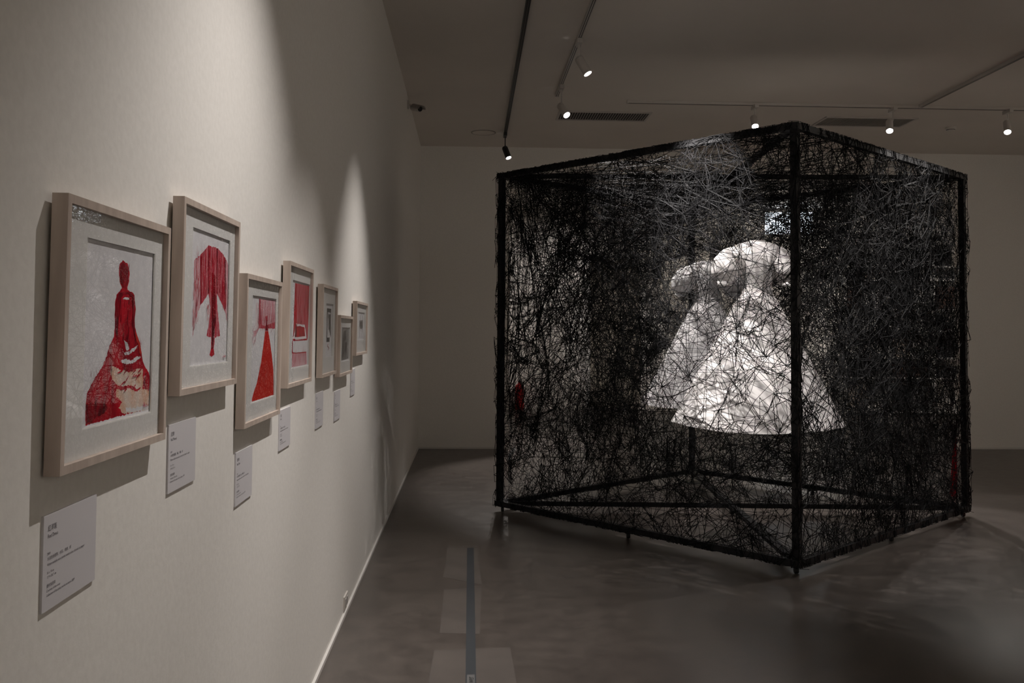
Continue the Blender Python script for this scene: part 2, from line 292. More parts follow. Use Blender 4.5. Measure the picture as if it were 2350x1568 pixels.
def picture(i,y0,y1,z0,z1,iy0,iy1,iz0,iz1,label,yaw=0,tilt=.006,d=.025,gap=.004,lean=0):
    W,H=y1-y0,z1-z0; w=.014
    root=thing('framed_drawing',label,'picture',(XL,(y0+y1)/2,(z0+z1)/2),'framed drawings along the left wall')
    # local coordinates: X depth, Y along wall, Z up, about the centre
    def L(name,bm,m,par=None,smooth=False): 
        return obj(name,bm,m,par or root,origin=(0,0,0),smooth=smooth)
    a,b=W/2,H/2; x0=gap; x1=gap+d
    bm=bmesh.new()
    for (ya,yb,za,zb) in ((-a,a,b-w,b),(-a,a,-b,-b+w),(-a,-a+w,-b+w,b-w),(a-w,a,-b+w,b-w)): box(bm,x0,x1,ya,yb,za,zb)
    L('frame',bm,FRAMEW)
    iy0-=(y0+y1)/2; iy1-=(y0+y1)/2; iz0-=(z0+z1)/2; iz1-=(z0+z1)/2
    ai,bi=a-w,b-w; xm=x1-.011
    bm=bmesh.new()
    for (ya,yb,za,zb) in ((-ai,ai,iz1,bi),(-ai,ai,-bi,iz0),(-ai,iy0,iz0,iz1),(iy1,ai,iz0,iz1)): box(bm,xm-.003,xm,ya,yb,za,zb)
    L('mat_board',bm,MATB)
    bm=bmesh.new(); e=.0022
    for (ya,yb,za,zb) in ((iy0,iy1,iz0,iz0+e),(iy0,iy0+e,iz0,iz1),(iy1-e,iy1,iz0,iz1)): box(bm,xm-.0029,xm-.0005,ya,yb,za,zb)
    L('mat_bevel',bm,MATE)
    xp=xm-.004
    bm=B(xp-.0012,xp,iy0-.01,iy1+.01,iz0-.01,iz1+.01); paper=L('paper',bm,PAPER)
    bm=bmesh.new(); pw,ph=iy1-iy0,iz1-iz0
    for k,(pts,mi,s) in enumerate(DRAW[i]):
        P=sm(pts) if s else pts
        P=[(iy0+.004+max(.0,min(1,u))*(pw-.008),iz0+.004+max(0,min(1,v))*(ph-.008)) for u,v in P]
        poly(bm,P,xp+.00012+.000035*k if k<12 else xp+.0006+.00001*k,mi)
    for f in bm.faces:
        f.normal_update()
        if f.normal.x<0: f.normal_flip()
    L('artwork',bm,DP,paper)
    L('glass',B(x1-.006,x1-.0045,-ai,ai,-bi,bi),GLASS)
    L('backing_board',B(x0+.001,x0+.004,-ai,ai,-bi,bi),mat('brown_board',(.2,.15,.1),.8))
    root.rotation_euler=(0,tilt,yaw)
    root.location.x=XL+abs(math.sin(yaw))*W/2+abs(math.sin(tilt))*H/2+.001
    return root
PICS=[(1,1.462,1.957,1.283,1.720,1.565,1.898,1.343,1.661,'framed drawing of a red gowned figure with a trailing cream skirt, nearest to the viewer'),
(2,2.044,2.538,1.365,1.800,2.148,2.481,1.424,1.744,'framed drawing of a red tent shape with a narrow drip below, above the second label'),
(3,2.629,3.120,1.233,1.668,2.745,3.082,1.294,1.611,'framed drawing of a long orange-red triangular train under a pink square'),
(4,3.244,3.730,1.308,1.750,3.355,3.715,1.371,1.690,'framed drawing with red wall and pink bands around a small red screen'),
(5,3.985,4.420,1.307,1.708,4.142,4.352,1.388,1.629,'framed pencil drawing of a grey upright case with a small red squiggle'),
(6,4.525,5.010,1.284,1.584,4.655,4.968,1.352,1.525,'small framed drawing filled edge to edge with dense dark grey strokes'),
(7,5.175,5.725,1.370,1.674,5.350,5.650,1.452,1.616,'small framed pencil sketch of a thin-legged chair, farthest from the viewer')]
for p in PICS: picture(*p,yaw=0)
LABS=[(1.471,1.673,1.072,1.220,'largest-looking white caption card, below the red gowned figure drawing',('紅洋裝','Red Dress')),
(2.060,2.260,1.152,1.301,'white caption card right of the nearest frame, below the red tent-shaped drawing',('紅線Ⅰ','Red Thread')),
(2.648,2.847,1.014,1.164,'white caption card below the drawing of the orange-red train, lowest of the row',('紅線Ⅱ','Red Train')),
(3.242,3.438,1.093,1.232,'white caption card below the drawing with the red wall and pink bands',('房間','Room')),
(3.996,4.196,1.089,1.240,'white caption card below the pencil drawing of the upright case',('箱子','Trunk')),
(4.547,4.743,1.069,1.213,'white caption card below the dense dark grey drawing',('線','Line')),
(5.155,5.341,1.149,1.293,'small white caption card farthest away, below the chair sketch',('椅子','Chair'))]
for k,(y0,y1,z0,z1,lb,tt) in enumerate(LABS):
    r=thing('caption_card',lb,'label',(XL,y0,z0),'white caption cards below the drawings')
    part('card',B(XL,XL+.004,y0,y1,z0,z1),CARD,r)
    bms=[]
    Mt=lambda u,v: Matrix.Translation((XL+.0043,y0+u,z0+v))@Matrix(((0,0,1,0),(1,0,0,0),(0,1,0,0),(0,0,0,1)))
    H=z1-z0
    for body,s,u,v in ((tt[0],.0105,.014,.123),(tt[1],.0085,.014,.112),('2009',.0055,.014,.086),('水溶性粉蠟筆、水彩、棉線、紙',.0062,.014,.078),('Water-soluble wax pastel, watercolor, thread on paper',.0062,.014,.069),
                       ('26 x 18 cm',.0055,.014,.057),('17.9 x 25.7 cm',.0055,.014,.050),('藝術家提供',.0062,.014,.036),('Courtesy of the artist',.0055,.014,.029),('Collection of the artist, works on paper, 2009',.0055,.014,.022)):
        bms.append(text(body,s,None,None,Mt(u,v*H/.148)))
    part('lettering',join(bms),INK,r)
# wall outlet and CCTV camera
o=thing('wall_outlet','small white power outlet low on the left wall near the floor','outlet',(XL,5.08,.06))
part('plate',B(XL,XL+.008,5.00,5.13,.035,.10),PLAST,o)
for k in (0,1): part('socket',B(XL+.008,XL+.011,5.015+.055*k,5.055+.055*k,.05,.085),mat('outlet_face',(.45,.42,.4),.4),o)
cc=thing('security_camera','small bullet security camera high on the left wall near the back corner','security camera',(XL,9.45,3.82))
bm=bmesh.new(); lathe(bm,[(.045,0),(.045,.012),(.03,.02)],20,aimM((XL,9.45,3.82),(1,0,0))); part('wall_base',bm,WMET,cc)
bm=bmesh.new(); bar(bm,(XL+.015,9.45,3.82),(XL+.07,9.44,3.80),.016,.016); part('bracket',bm,WMET,cc)
dcam=Vector((.55,-.75,-.28)).normalized(); pc=Vector((XL+.05,9.48,3.80))
bm=bmesh.new(); lathe(bm,[(.025,0),(.034,.006),(.034,.14),(.030,.145)],24,aimM(pc,dcam)); part('housing',bm,WMET,cc,smooth=False)
bm=bmesh.new(); lathe(bm,[(.026,0),(.026,.004),(.01,.007)],24,aimM(pc+dcam*.145,dcam)); part('lens',bm,RUBBER,cc)
bm=bmesh.new(); MM=aimM(pc+dcam*.02,dcam)
for k in range(9):
    a0=PI*k/9+(PI/2-PI/2); a1=PI*(k+1)/9
    vs=[MM@Vector((.040*math.cos(a),.040*math.sin(a)*1.0,z)) for a,z in ((a0,0),(a1,0),(a1,.17),(a0,.17))]
    bm.faces.new([bm.verts.new(v) for v in vs])
bmesh.ops.solidify(bm,geom=bm.faces[:],thickness=.003); part('sun_shield',bm,WMET,cc)

# ---------------------------------------------------------------- ceiling fittings
def vent(x0,x1,y0,y1,sk,lb,n):
    r=thing('ceiling_vent',lb,'air vent',(x0,y0,ZC),'slatted air vents in the ceiling')
    part('backing',B(x0+.02,x1-.02,y0+.03,y1-.03,ZC-.003,ZC-.001),DARK,r)
    bm=bmesh.new()
    for a in ((x0,x1,y0,y0+.04),(x0,x1,y1-.04,y1),(x0,x0+.025,y0+.04,y1-.04),(x1-.025,x1,y0+.04,y1-.04)): box(bm,*a,ZC-.012,ZC)
    part('frame',bm,WMET,r)
    bm=bmesh.new()
    for k in range(n):
        x=x0+.03+(x1-x0-.06)*(k+.5)/n; box(bm,x-.006,x+.006,y0+.04,y1-.04,ZC-.010,ZC-.003)
    part('slats',bm,mat('vent_slat',(.30,.27,.25),.5),r)
vent(.95,1.97,9.97,10.40,0,'slatted ceiling air vent left of the cube, behind the white spotlight',34)
vent(3.92,4.96,10.02,10.48,0,'slatted ceiling air vent above the right side of the cube',44)
sp=thing('ceiling_speaker','flush round ceiling speaker near the back left corner','speaker',(.145,11.15,ZC))
bm=bmesh.new(); lathe(bm,[(.15,ZC),(.15,ZC-.006),(.138,ZC-.008),(.138,ZC-.003),(.13,ZC-.003)],40,Matrix.Translation((.145,11.15,0)),cap=False); part('rim',bm,mat('speaker_rim',(.35,.32,.29),.6),sp)
bm=bmesh.new(); lathe(bm,[(.137,ZC-.002),(.137,ZC-.005)],40,Matrix.Translation((.145,11.15,0))); part('grille',bm,CEIL,sp)
sd=thing('smoke_detector','small round smoke detector on the ceiling right of the vent above the cube','smoke detector',(5.55,10.45,ZC))
bm=bmesh.new(); lathe(bm,[(.06,ZC),(.06,ZC-.02),(.04,ZC-.04),(.02,ZC-.045)],28,Matrix.Translation((5.55,10.45,0))); part('body',bm,PLAST,sd)
bm=bmesh.new(); lathe(bm,[(.048,ZC-.028),(.048,ZC-.034),(.043,ZC-.037)],28,Matrix.Translation((5.55,10.45,0)),cap=False); part('dark_slot',bm,DARK,sd)

def track(lb,p,q,m):
    r=thing('lighting_track',lb,'light track',p,'ceiling lighting tracks')
    bm=bmesh.new(); bar(bm,p,q,.034,.030); part('rail',bm,m,r)
    d=(Vector(q)-Vector(p)).normalized(); s=d.cross(Vector((0,0,1)))
    bm=bmesh.new()
    for k in (-1,1): bar(bm,Vector(p)+s*.008*k+Vector((0,0,-.0155)),Vector(q)+s*.008*k+Vector((0,0,-.0155)),.004,.002)
    part('contact_slot',bm,DARK,r)
    bm=bmesh.new()
    for P,sg in ((p,-1),(q,1)): bar(bm,Vector(P),Vector(P)+d*.012*sg,.040,.036)
    part('end_cap',bm,m,r)
ZT=ZC-.016
track('black ceiling track running beside the left wall',(.395,.3,ZT),(.41,11.28,ZT),BMET)
track('white ceiling track parallel to the black one, ending before the left vent',(.90,-1.0,ZT),(.86,9.25,ZT),WMET)
track('white ceiling track crossing the room behind the cube, parallel to the back wall',(1.62,9.48,ZT),(7.6,9.50,ZT),WMET)
track('white ceiling track over the right side of the room, meeting the crossing one',(4.72,.3,ZT),(4.70,9.44,ZT),WMET)
track('white ceiling track seen only in the mirror, across the front of the room',(5.2,.05,ZT),(7.9,.05,ZT),WMET)

def lamp(x,y,aim,power,ang,m,lb,col=(1,.942,.90),blend=.35,drop=.17,ln=.16,r=.036,soft=.009,head=None,lens=None,grp='track spotlights'):
    """adapter on the track, stem, cylinder head aimed at a point, lit lens, and the lamp's own light"""
    root=thing('track_spotlight',lb,'spotlight',(x,y,ZC),grp)
    z=ZC-.032
    al=(.02,.07) if m is not None else (.02,.07)
    part('adapter',B(x-.02,x+.02,y-.07,y+.07,z-.035,z),m,root)
    hp=Vector(head) if head else Vector((x,y,ZC-drop-.03))
    d=(Vector(aim)-hp).normalized(); tail=hp-d*ln*.5
    pv=tail+d*ln*.30
    bm=bmesh.new(); bar(bm,(x,y,z-.03),(x,y,pv.z+.045),.012,.012); bar(bm,(x,y,pv.z+.05),tuple(pv),.014,.014); part('stem',bm,m,root)
    bm=bmesh.new(); lathe(bm,[(.012,-.012),(r*.86,0),(r,.012),(r,ln),(r*.93,ln),(r*.86,ln-.018)],28,aimM(tail,d),cap=False)
    hd=part('lamp_head',bm,m,root,smooth=False)
    bm=bmesh.new(); lathe(bm,[(r*.86,ln-.016),(r*.86,ln-.012),(r*.6,ln-.006)],24,aimM(tail,d)); part('lens',bm,LENS,root,parent=hd)
    ld=bpy.data.lights.new('spot','SPOT'); ld.energy=power; ld.spot_size=math.radians(ang); ld.spot_blend=blend; ld.shadow_soft_size=soft; ld.color=col
    lo=bpy.data.objects.new('lamp_beam',ld); C.objects.link(lo); lo.parent=root
    pos=tail+d*(ln+.012)
    lo.matrix_world=Matrix.Translation(pos-Vector(root.location))@d.to_track_quat('-Z','Y').to_matrix().to_4x4()
    return root
K=1.0
W_=WMET; Bk=BMET
# wall washers on the black track, above the frame of the photo
lamp(.40,2.5,(-.27,2.5,.8),208*K,77,Bk,'black track spotlight over the nearest drawings, above the picture edge',blend=1)
lamp(.40,3.85,(.05,3.7,.8),150*K,60,Bk,'black track spotlight between two others, above the picture edge',blend=.8)
lamp(.40,5.30,(-.26,5.32,.8),215*K,62,Bk,'black track spotlight over the farther drawings, above the picture edge',blend=1)
# visible lamps
lamp(.405,11.05,(1.6,9.6,.2),320*K,70,Bk,'black spotlight hanging from the far end of the black track',head=(.425,11.10,3.66))
lamp(.87,7.45,(2.25,6.82,1.15),330*K,58,W_,'white spotlight angled right, the higher of two on the white track left of the cube',head=(.90,7.42,3.665),drop=.25)
lamp(.865,8.86,(1.9,7.3,1.6),70*K,46,W_,'white spotlight in front of the left ceiling vent',head=(.885,8.87,3.65),drop=.2)
lamp(2.95,9.48,(2.6,6.8,.6),300*K,50,W_,'white spotlight shining straight out above the left edge of the cube roof',head=(2.93,9.44,3.70))
lamp(4.42,9.49,(3.4,7.2,.6),300*K,50,W_,'white spotlight in front of the vent above the right side of the cube',head=(4.36,9.44,3.68))
lamp(5.66,9.49,(4.6,7.4,.6),90*K,50,W_,'white spotlight glaring at the far right, right of the cube',head=(5.62,9.44,3.69))
# out of the picture, over the front half of the room
lamp(.89,3.3,(1.0,4.85,0),42*K,27,W_,'white spotlight lighting the bare floor before the cube, above the picture edge',blend=1)
lamp(.883,5.72,(2.08,6.66,1.42),900*K,34,W_,'white spotlight lighting the white dress from the left, above the picture edge',soft=.04)
lamp(4.703,5.25,(2.25,6.62,1.25),190*K,30,W_,'white spotlight lighting the white dress from the right, above the picture edge',soft=.02)
lamp(4.702,7.0,(2.15,6.75,0),170*K,46,W_,'white spotlight lighting the floor inside the cube, outside the picture')
lamp(4.705,6.4,(.7,7.3,.0),260*K,38,W_,'white spotlight on the right track lighting the cube, above the picture edge')
lamp(4.71,2.2,(6.6,-2.4,1.4),130*K,60,W_,'white spotlight on the right track lighting the shelf behind the viewer')
lamp(6.62,.05,(6.8,-2.4,1.5),110*K,60,W_,'white spotlight seen through the threads near the top right of the mirror')
lamp(.88,1.0,(1.45,-2.5,1.4),150*K,30,W_,'white spotlight on the white track lighting the curtain behind the viewer')

for k,(y,n_) in enumerate(((1.0,'nearest to the viewer'),(3.6,'middle of three'),(6.3,'farthest from the viewer'))):  # added fill: unseen lamps on the right wall that raise the room's bounce light
    lamp(4.715,y,(8.5,y+.2,2.2),110*K,118,W_,'added fill spotlight on the right track washing the right wall, '+n_,blend=.8,col=(1,.90,.77),grp='added fill lights on the right track')
lamp(7.3,9.50,(8.58,8.3,1.6),150*K,80,W_,'added fill spotlight at the right end of the crossing track, outside the picture',blend=.8)  # unseen lamp added to bounce light off the right wall
lamp(.90,-.6,(.1,-2.6,1.6),85*K,100,W_,'added fill spotlight washing the left part of the front wall',blend=.8)  # added lamp, brightens the dark front wall shown in the mirror
lamp(4.73,.45,(4.0,-2.5,2.2),150*K,110,W_,'added fill spotlight at the near end of the right track',blend=.8,col=(1,.90,.77))  # added fill, bounces warm light off the front wall
pn=thing('light_panel','bright cool-white light panel high on the front wall, seen in the mirror','light panel',(4.75,YF,3.6))
part('frame',B(4.28,5.22,YF,YF+.03,3.40,3.86),WMET,pn)
part('diffuser',B(4.30,5.20,YF+.03,YF+.034,3.42,3.84),emis('panel_glow',(.82,.9,1),6),pn)

# ---------------------------------------------------------------- the cube
N0=Vector((2.058,5.750,0)); E1=Vector((-1.841,2.110,0)); E2=Vector((2.110,1.841,0)); S=2.8; ZB=.05
e1=E1.normalized(); e2=E2.normalized()
cube=thing('thread_cube','tall black steel cube wrapped in black yarn webs, standing on castors','installation',tuple(N0+(E1+E2)/2))
t=.042; i1=e1*t/2; i2=e2*t/2
def corner(a,b,z,ins=t/2):  # a along E1, b along E2 in 0..1
    return N0+E1*a+E2*b+e1*(ins if a==0 else -ins)+e2*(ins if b==0 else -ins)+Vector((0,0,z))
zt=ZB+S-t/2; zb=ZB+t/2
CN=[(0,0),(1,0),(1,1),(0,1)]
for k in range(4):
    a,b=CN[k],CN[(k+1)%4]
    for z in (zt,zb):
        bm=bmesh.new(); bar(bm,corner(*a,z),corner(*b,z),t,t,ext=t/2 if k%2==0 else -t/2); part('rail',bm,BLK,cube)
for a in CN:
    bm=bmesh.new(); p=corner(*a,0,t/2+.012); bar(bm,p+Vector((0,0,ZB+t)),p+Vector((0,0,ZB+S-t)),.046,.046,up=tuple(e1)); part('post',bm,BLK,cube)
for z,wd in ((zt,.05),(zb,.06)):
    bm=bmesh.new(); bar(bm,corner(1,0,z,.05),corner(0,1,z,.05),.04,.036); part('diagonal_bar',bm,BLK,cube)
    ctr=(corner(0,0,z)+corner(1,1,z))/2; dd=(corner(1,1,z)-corner(0,0,z)).normalized()
    for p,q in ((corner(0,0,z,.05),ctr-dd*.03),(ctr+dd*.03,corner(1,1,z,.05))):
        bm=bmesh.new(); bar(bm,p,q,wd,.03); part('diagonal_bar',bm,BLK,cube)
# mirror standing on the diagonal between left and right corners
Lc=corner(1,0,0,.06); Rc=corner(0,1,0,.06); md=(Rc-Lc).normalized(); mn=Vector((md.y,-md.x,0))  # mn faces the camera side
bm=bmesh.new(); off=mn*.020
c0=(Lc+Rc)/2; ml=(Rc-Lc).length
bar(bm,Lc+md*.03+Vector((0,0,(ZB+S)/2+.02)),Rc-md*.03+Vector((0,0,(ZB+S)/2+.02)),.010,S-2*t-.01)
part('mirror',bm,MIRR,cube)
bm=bmesh.new(); q_=-mn*.012+Vector((0,0,(ZB+S)/2+.02)); bar(bm,Lc+md*.03+q_,Rc-md*.03+q_,.012,S-2*t-.01)
part('mirror_bounce_board',bm,mat('grey_board',(.45,.42,.39),.8),cube)  # unseen board added to bounce light towards back wall and ceiling
for u,v in ((0,0),(.5,0),(1,0),(1,.5),(1,1),(.5,1),(0,1),(0,.5),(.5,.5)):
    p=N0+E1*(u*.965+.0175)+E2*(v*.965+.0175)
    cr=part('caster',B(p.x-.025,p.x+.025,p.y-.025,p.y+.025,ZB-.008,ZB-.001),BLK,cube)
    bm=bmesh.new(); lathe(bm,[(.019,-.012),(.021,-.008),(.021,.008),(.019,.012)],20,Matrix.Translation((p.x,p.y,.021))@Matrix.Rotation(PI/2,4,'Y')); part('wheel',bm,RUBBER,cube,parent=cr)

# ---------------------------------------------------------------- thread webs
class Web:
    def __init__(s): s.v=[]; s.f=[]
    def seg(s,p,q,r):
        d=q-p; l=d.length
        if l<1e-3: return
        d=d/l; a=d.cross(Vector((.3,.5,.81))); a.normalize(); b=d.cross(a); n=len(s.v)
        for P in (p,q):
            for k in range(3):
                c=2*PI*k/3; s.v.append(tuple(P+(a*math.cos(c)+b*math.sin(c))*r))
        for k in range(3): s.f.append((n+k,n+(k+1)%3,n+3+(k+1)%3,n+3+k))
    def build(s,name,root,label=None):
        me=bpy.data.meshes.new(name); o=ROOTO[root.name]
        me.from_pydata([(x-o.x,y-o.y,z-o.z) for x,y,z in s.v],[],s.f); me.materials.append(YARN)
        ob=bpy.data.objects.new(name,me); C.objects.link(ob); ob.parent=root; ob['kind']='stuff'
        if label: ob['label']=label
        return ob
def face_web(O,U,V,Nn,nodes,per,cross,rmax,rad,depth=.03,seed=1,edge=110,dens=None,aniso=1.0):
    """web on the parallelogram O + u U + v V (u,v in 0..1); Nn points inwards"""
    rr=random.Random(seed); w=Web(); lu,lv=U.length,V.length
    def P(u,v,d=0): return O+U*u+V*v+Nn*d
    pts=[]
    while len(pts)<nodes:
        u,v=rr.random(),rr.random()
        if dens and rr.random()>dens(u,v): continue
        pts.append((u,v,rr.uniform(-.01,1)**2*depth))
    for k in range(edge):   # wound round the frame
        s=rr.random(); e=rr.choice((0,1))
        pts.append((s,e,rr.uniform(-.02,.02)) if rr.random()<.5 else (e,s,rr.uniform(-.02,.02)))
    cell={}
    G=.07
    for i,(u,v,d) in enumerate(pts): cell.setdefault((int(u*lu/G),int(v*lv/G)),[]).append(i)
    def near(u,v,r):
        cx,cy,k=int(u*lu/G),int(v*lv/G),int(r/G)+1; out=[]
        for x in range(cx-k,cx+k+1):
            for y in range(cy-k,cy+k+1):
                for j in cell.get((x,y),()):
                    q=pts[j]; dd=math.hypot((q[0]-u)*lu*aniso,(q[1]-v)*lv)
                    if .03<dd<r: out.append((dd,j))
        return out
    for i,(u,v,d) in enumerate(pts):
        hub=rr.random()<.05
        r=rmax*(1.5 if hub else rr.uniform(.5,1)); nb=near(u,v,r)
        if not nb: continue
        k=per*5 if hub else per*.85
        k=int(k)+(1 if rr.random()<k-int(k) else 0)
        for dd,j in rr.sample(nb,min(len(nb),k)):
            q=pts[j]; w.seg(P(u,v,d),P(*q),rad*rr.uniform(.75,1.2))
    for _ in range(cross):
        u,v=rr.random(),rr.random(); a=rr.uniform(0,2*PI); l=rr.uniform(.4,1.3)
        u2=min(1,max(0,u+math.cos(a)*l/lu/aniso)); v2=min(1,max(0,v+math.sin(a)*l/lv))
        w.seg(P(u,v,rr.uniform(0,depth)),P(u2,v2,rr.uniform(0,depth)),rad*rr.uniform(.8,1.2))
    # windings around the four bars
    for k in range(420):
        s=rr.random(); ds=rr.uniform(-.05,.05)/lu; side=rr.choice('tblr'); tt=t*1.02
        if side in 'tb':
            v0=1 if side=='t' else 0; s2=min(1,max(0,s+ds)); off=tt/lv*(-1 if side=='t' else 1)
            a,b,c=P(s,v0+(.0025 if side=='t' else -.0025)*1,-.002),P(s2,v0+off,-.002),P(s2+ds,v0+(.002 if side=='t' else -.002),tt)
            w.seg(a,b,rad); w.seg(P(s,v0+(.002 if side=='t' else -.002),-.002),c,rad)
        else:
            u0=1 if side=='r' else 0; s2=min(1,max(0,s+ds)); off=(tt+.014)/lu*(-1 if side=='r' else 1)
            w.seg(P(u0+off*.22,s,.0085),P(u0+off,s2,.0085),rad*.8)
    return w
Z=Vector((0,0,1))
O1=corner(1,0,ZB,0.0); 
# near-left face: u from left corner (E1) to near corner
nl=face_web(N0+E1+Z*ZB,-E1,Z*S,e2,3900,2.0,150,.205,.00185,.05,11,260,dens=lambda u,v:.7+.3*noise.noise(Vector((u*6,v*6,1))))
nl.build('thread_web',cube)
nr=face_web(N0+Z*ZB,E2,Z*S,e1,5200,2.1,150,.205,.0019,.07,12,260,dens=lambda u,v:(1 if u<.76 else .62)*(.55+.38*min(1,max(0,(u-.14)*5))+.1*noise.noise(Vector((u*6,v*6,3)))))
nr.build('thread_web',cube)
fl=face_web(N0+E1+Z*ZB,E2,Z*S,-e1,700,2.0,80,.45,.002,.05,13,80); fl.build('thread_web',cube)
fr=face_web(N0+E2+Z*ZB,E1,Z*S,-e2,700,2.0,80,.45,.002,.05,14,80); fr.build('thread_web',cube)
# roof
rf=face_web(N0+Z*(ZB+S-.01),E1,E2,-Z,420,1.6,30,.5,.002,.06,15,150); rf.build('thread_web',cube)

# ---------------------------------------------------------------- the dress
DX,DY=2.105,6.74
dress=thing('white_dress','white puff-sleeved dress with a wide skirt, hanging among the threads inside the cube','dress',(DX,DY,.84))
def skirt_r(z,a):
    tt=(1.815-z)/(1.815-.845)
    r=.108+(.615-.108)*(tt**.96)
    f=1+tt*(.012*math.sin(5*a+1.3)+.009*math.sin(11*a+.4)+.004*math.sin(23*a+2))
    return r*f
bm=bmesh.new(); n=220; m_=46; rings=[]
for j in range(m_+1):
    tt=j/m_; z=1.815-.97*tt; ring=[]
    for i in range(n):
        a=2*PI*i/n; r=skirt_r(z,a)
        r+=.004*tt*noise.noise(Vector((math.cos(a)*9,math.sin(a)*9,z*7)))
        zz=z-(.012*math.sin(3*a+1))*tt
        ring.append(bm.verts.new((DX+r*math.cos(a),DY+r*.97*math.sin(a),zz)))
    rings.append(ring)
for a_,b_ in zip(rings,rings[1:]):
    for i in range(n): bm.faces.new((a_[i],b_[i],b_[(i+1)%n],a_[(i+1)%n]))
sk=part('skirt',bm,COTTON,dress,smooth=True)
# hem band
bm=bmesh.new(); rings=[]
for z in (.925,.90,.848,.845):
    ring=[]
    for i in range(n):
        a=2*PI*i/n; tt=(1.815-z)/.97; r=skirt_r(z,a)+.004+(0 if z<.92 else -.003); ring.append(bm.verts.new((DX+r*math.cos(a),DY+r*.97*math.sin(a),z-(.012*math.sin(3*a+1))*tt)))
    rings.append(ring)
for a_,b_ in zip(rings,rings[1:]):
    for i in range(n): bm.faces.new((a_[i],b_[i],b_[(i+1)%n],a_[(i+1)%n]))
part('hem',bm,COTTON,dress,parent=sk,smooth=True)
# bodice
bm=bmesh.new(); prof=[(1.80,.112,.088),(1.83,.106,.085),(1.88,.112,.09),(1.95,.128,.105),(2.00,.140,.118),(2.05,.150,.122),(2.09,.175,.118),(2.12,.185,.105),(2.145,.17,.092),(2.165,.135,.075),(2.178,.095,.06),(2.182,.06,.045)]
rings=[]
for z,rx,ry in prof:
    ring=[]
    for i in range(120):
        a=2*PI*i/120; pl=1+.018*math.sin(26*a)*(1 if 1.86<z<2.06 else .25)+.015*noise.noise(Vector((math.cos(a)*5,math.sin(a)*5,z*14)))
        ring.append(bm.verts.new((DX+rx*pl*math.cos(a),DY+ry*pl*math.sin(a),z)))
    rings.append(ring)
for a_,b_ in zip(rings,rings[1:]):
    for i in range(120): bm.faces.new((a_[i],a_[(i+1)%120],b_[(i+1)%120],b_[i]))
part('bodice',bm,COTTON,dress,smooth=True)
bm=bmesh.new(); lathe(bm,[(.062,0),(.068,.006),(.066,.014),(.058,.013)],48,Matrix.Translation((DX,DY,2.176))@Matrix.Diagonal((1,.75,1,1)),cap=False); part('collar',bm,COTTON,dress,smooth=True)
bm=bmesh.new(); lathe(bm,[(.116,0),(.119,.006),(.117,.030),(.112,.036)],64,Matrix.Translation((DX,DY,1.80))@Matrix.Diagonal((1,.82,1,1)),cap=False); part('waistband',bm,COTTON,dress,smooth=True)
bm=bmesh.new(); box(bm,DX+.012,DX+.075,DY-.106,DY-.094,1.77,1.82); part('sash_tab',bm,SASH,dress)
bm=bmesh.new(); box(bm,DX-.016,DX+.010,DY-.126,DY-.114,1.85,2.08)
part('placket',bm,COTTON,dress)
for k in range(5):
    bm=bmesh.new(); ell(bm,(DX-.003,DY-.128,1.87+k*.045),(.005,.004,.005),2); part('button',bm,mat('pearl_button',(.7,.68,.65),.3),dress)
for sx in (-1,1):
    cx=DX+(-.20 if sx<0 else .19); bm=bmesh.new()
    g=bmesh.ops.create_icosphere(bm,subdivisions=5,radius=1)
    for v in g['verts']:
        p=v.co.copy(); a=math.atan2(p.y,p.x); el_=math.asin(max(-1,min(1,p.z)))
        # gathers radiate from the cuff and the shoulder seam
        g_=.05*math.sin(19*a+3*noise.noise(p*2))*(abs(p.z)**1.2)+.05*noise.noise(p*3.2)+.03*noise.noise(p*7)
        rz=.125 if p.z>0 else .155
        q=Vector((p.x*.125,p.y*.115,p.z*rz))*(1+g_)
        if p.z<-.5: q.x*=1+(p.z+.5)*.9; q.y*=1+(p.z+.5)*.9
        v.co=Vector((cx+q.x-sx*.045*p.z,DY+q.y,2.02+q.z))
    part('sleeve',bm,COTTON,dress,smooth=True)
    bm=bmesh.new(); lathe(bm,[(.052,0),(.056,.004),(.056,.03),(.050,.034)],32,Matrix.Translation((cx+sx*.04,DY,1.856))); part('cuff',bm,COTTON,dress,smooth=True)

# threads inside the cube: from dress, faces and mirror
w=Web(); rr=random.Random(21)
def facept(k):
    u,v=rr.random(),rr.random()
    if k==0: return N0+E1*(u**.8)+Z*(ZB+.05+v*2.7)+e2*.03
    if k==1: return N0+E2*u+Z*(ZB+.05+v*2.7)+e1*.03
    if k==2: return Lc+(Rc-Lc)*u+mn*.03+Z*(.15+v*2.6)
    return N0+E1*u*.95+E2*v*(1-u)*.95+Z*(ZB+S-.05)
def free(p,q):   # stay clear of the dress
    for k in range(0,25):
        s=p.lerp(q,k/24); r=math.hypot(s.x-DX,s.y-DY)
        if .55<s.z<2.3 and abs(s.x-DX)<.62 and s.y>DY: return False
        if .80<s.z<1.9 and r<skirt_r(max(.85,min(1.815,s.z)),0)+.03: return False
        if 1.82<s.z<2.22 and r<.34: return False
    return True
cnt=0
hubs=[]
while len(hubs)<44:
    p=facept(rr.choice((0,1,2,2,3))).lerp(Vector((DX,DY,1.6)),rr.uniform(.05,.6)); 
    if p.z>.6: hubs.append(p)
while cnt<760:
    a,b=rr.choice(((0,2),(0,2),(0,2),(1,2),(1,2),(1,2),(0,3),(2,3),(0,1)))
    p,q=facept(a),facept(b)
    if min(p.z,q.z)<.5 and rr.random()<.75: continue
    mid=(p+q)/2
    if (p-q).length>2.2 and rr.random()<.6: continue
    if not free(p,q): continue
    w.seg(p,q,.0017*rr.uniform(.8,1.15)); cnt+=1
